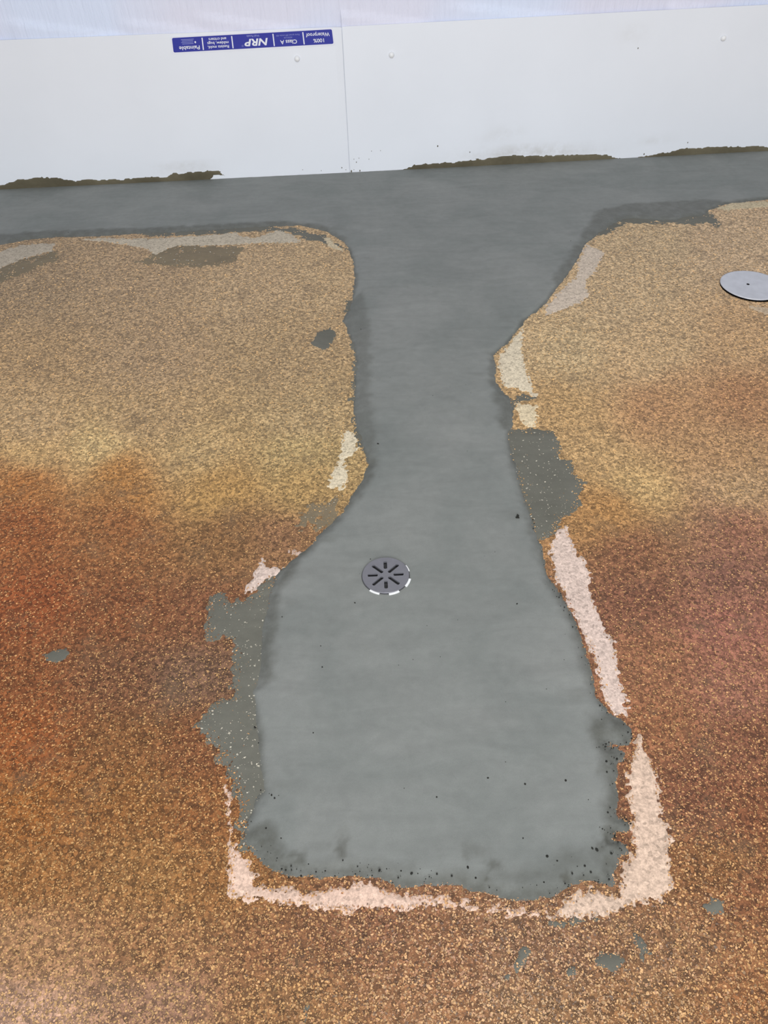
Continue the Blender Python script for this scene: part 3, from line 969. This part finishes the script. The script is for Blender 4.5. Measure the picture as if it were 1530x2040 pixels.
# ------------------------------------------------------------------ creased white sheeting above the panels
CREASE = [((10, 40), (250, 72)), ((252, 42), (435, 64)), ((400, 29), (580, 57)), ((610, 17), (835, 44)), ((915, 11), (1135, 33)), ((1340, 6), (1408, 13)), ((140, 52), (160, 76)),
          ((-200, 40), (-20, 80)), ((1600, -10), (1800, 0))]
for side, u0, u1, ft in (('L', -4.1, 0.0, fL), ('R', 0.0, 4.1, fR)):
    P, Fq = grid_points((u0, 0.45), (u1, 1.5), 0.0125)
    P[:, 0] = np.minimum(P[:, 0], u1)
    u, z = P[:, 0], P[:, 1]
    off = -0.016 + 0.0022 * fbm(u, z * 0.12, 0.06, 600, 3) + 0.0035 * fbm(u, z * 0.5, 0.4, 610, 2)
    for (a, b) in CREASE:
        for_side = 'L' if 0.5 * (a[0] + b[0]) < 690 else 'R'
        if for_side != side:
            continue
        A, B = wall_uv([a, b], side)
        t = (u - A[0]) / (B[0] - A[0])
        zl = A[1] + t * (B[1] - A[1])
        wgt = smooth(-0.15, 0.15, t) * smooth(1.2, 0.95, t)
        below = zl - z
        off = off + wgt * 0.009 * smooth(-0.004, 0.012, below) * smooth(0.16, 0.03, below)
    off = np.minimum(off, -0.006)
    V = wall_xyz(u, z, off, side)
    o = mesh_np('plastic_sheeting', V, Fq, M_SHEET, None, True)
    tag(o, 'creased white sheeting on the wall above the %s' % ('labelled panel left of the seam' if side == 'L' else 'plain panel right of the seam'), 'sheeting', 'white sheeting above the panels')

# ------------------------------------------------------------------ blue product label (stuck upside down)
LQ = wall_uv([(342.5, 75.5), (661, 58), (664.5, 87), (346, 104.5)], 'L')     # top-left, top-right, bottom-right, bottom-left in the picture
lab = empty('product_label')
tag(lab, 'blue and white product label stuck upside down along the panel top', 'label')


def lab_xyz(s, t, off):
    """s 0..1 from the picture's left, t 0..1 from the picture's top; bilinear on the sticker"""
    p = (LQ[0] * (1 - s) + LQ[1] * s) * (1 - t) + (LQ[3] * (1 - s) + LQ[2] * s) * t
    base = 0.0012 + 0.005 * float(smooth(-0.035, 0.0, p[0])) * float(smooth(0.05, 0.6, p[1]))
    return wall_xyz(p[0], p[1], base + off, 'L')


LW = float(np.linalg.norm(LQ[1] - LQ[0])); LH = float(np.linalg.norm(LQ[3] - LQ[0]))
print('label', LW, LH)


def slab(name, s0, s1, t0, t1, o0, o1, mat, rad=0.0, parent=None):
    bm = bmesh.new()
    pts = []
    rs, rt = rad / LW, rad / LH
    if rad:
        for (cx, cy, a0) in ((s1 - rs, t0 + rt, -90), (s1 - rs, t1 - rt, 0), (s0 + rs, t1 - rt, 90), (s0 + rs, t0 + rt, 180)):
            for j in range(6):
                a = math.radians(a0 + 18 * j)
                pts.append((cx + rs * math.cos(a), cy + rt * math.sin(a)))
    else:
        pts = [(s0, t0), (s1, t0), (s1, t1), (s0, t1)]
    top = [bm.verts.new(lab_xyz(s, t, o1)) for s, t in pts]
    bot = [bm.verts.new(lab_xyz(s, t, o0)) for s, t in pts]
    bm.faces.new(top); bm.faces.new(bot[::-1])
    for i in range(len(top)):
        j = (i + 1) % len(top); bm.faces.new((top[i], bot[i], bot[j], top[j]))
    return bm_obj(name, bm, mat, parent or lab)


slab('border', -0.012, 1.010, -0.10, 1.10, -0.0006, 0.0006, M_INK, 0.008)
slab('print_field', 0, 1, 0, 1, 0.0006, 0.0010, M_BLUE, 0.006)
DIV = [0.187, 0.372, 0.630, 0.817]
for s in DIV:
    slab('divider', s - 0.0035, s + 0.0035, 0.09, 0.93, 0.0010, 0.0013, M_INK)


def text(txt, s, t, hgt, mat, wid=None, shear=0.0, bold=0.0):
    """s, t = centre in label space; hgt = cap height as a share of the label height; written upside down"""
    cu = bpy.data.curves.new('lettering', 'FONT'); cu.body = txt; cu.size = 1.0; cu.shear = shear; cu.offset = bold
    cu.align_x = 'CENTER'; cu.resolution_u = 3
    tmp = bpy.data.objects.new('lettering_tmp', cu); COL.objects.link(tmp)
    bpy.context.view_layer.update()
    me = bpy.data.meshes.new_from_object(tmp.evaluated_get(bpy.context.evaluated_depsgraph_get()))
    bpy.data.objects.remove(tmp)
    co = np.empty(len(me.vertices) * 3); me.vertices.foreach_get('co', co); co = co.reshape(-1, 3)
    cap = 0.69
    w0 = co[:, 0].max() - co[:, 0].min(); cx = 0.5 * (co[:, 0].max() + co[:, 0].min())
    k = hgt * LH / cap
    kx = wid * LW / w0 if wid else k
    for v in me.vertices:
        x = (v.co.x - cx) * kx / LW; y = (v.co.y - cap / 2) * k / LH
        v.co = lab_xyz(s - x, t + y, 0.0013)
    me.materials.clear(); me.materials.append(mat)
    o = bpy.data.objects.new('lettering', me); COL.objects.link(o); o.parent = lab
    return o


text('100%', 0.910, 0.72, 0.25, M_INK, 0.066, bold=0.015)
text('Waterproof', 0.908, 0.32, 0.25, M_INK, 0.148, bold=0.015)
text('Class A', 0.722, 0.70, 0.27, M_INK, 0.104, bold=0.015)
text('ASTM E 84', 0.722, 0.40, 0.10, M_INK2, 0.052)
text('Flame spread 200 smoke 450', 0.722, 0.24, 0.10, M_INK2, 0.146)
text('NRP', 0.520, 0.60, 0.46, M_INK, 0.148, 0.22, 0.03)
text('\u00ae', 0.433, 0.80, 0.13, M_INK2, 0.012)
text('Wall Panels', 0.505, 0.16, 0.14, M_INK2, 0.080, bold=0.01)
text('Resists mold,', 0.282, 0.78, 0.19, M_INK, 0.132, bold=0.012)
text('mildew, bugs', 0.282, 0.51, 0.19, M_INK, 0.132, bold=0.012)
text('and critters', 0.282, 0.24, 0.19, M_INK, 0.110, bold=0.012)
text('Paintable', 0.102, 0.74, 0.26, M_INK, 0.128, bold=0.015)
for j, t in enumerate((0.45, 0.35, 0.25, 0.15)):
    slab('fine_print', 0.055 if j % 2 else 0.06, 0.13 if j < 3 else 0.135, t - 0.018, t + 0.018, 0.0010, 0.0012, M_INK2)
bm = bmesh.new()
vs = [bm.verts.new(lab_xyz(0.142 + 0.005 * math.cos(a) * (1 if math.sin(a) < 0.5 else 0.5), 0.37 + 0.08 * math.sin(a), 0.0013)) for a in np.linspace(0, 2 * math.pi, 16, endpoint=False)]
bm.faces.new(vs)
bm_obj('drop_symbol', bm, M_INK, lab)
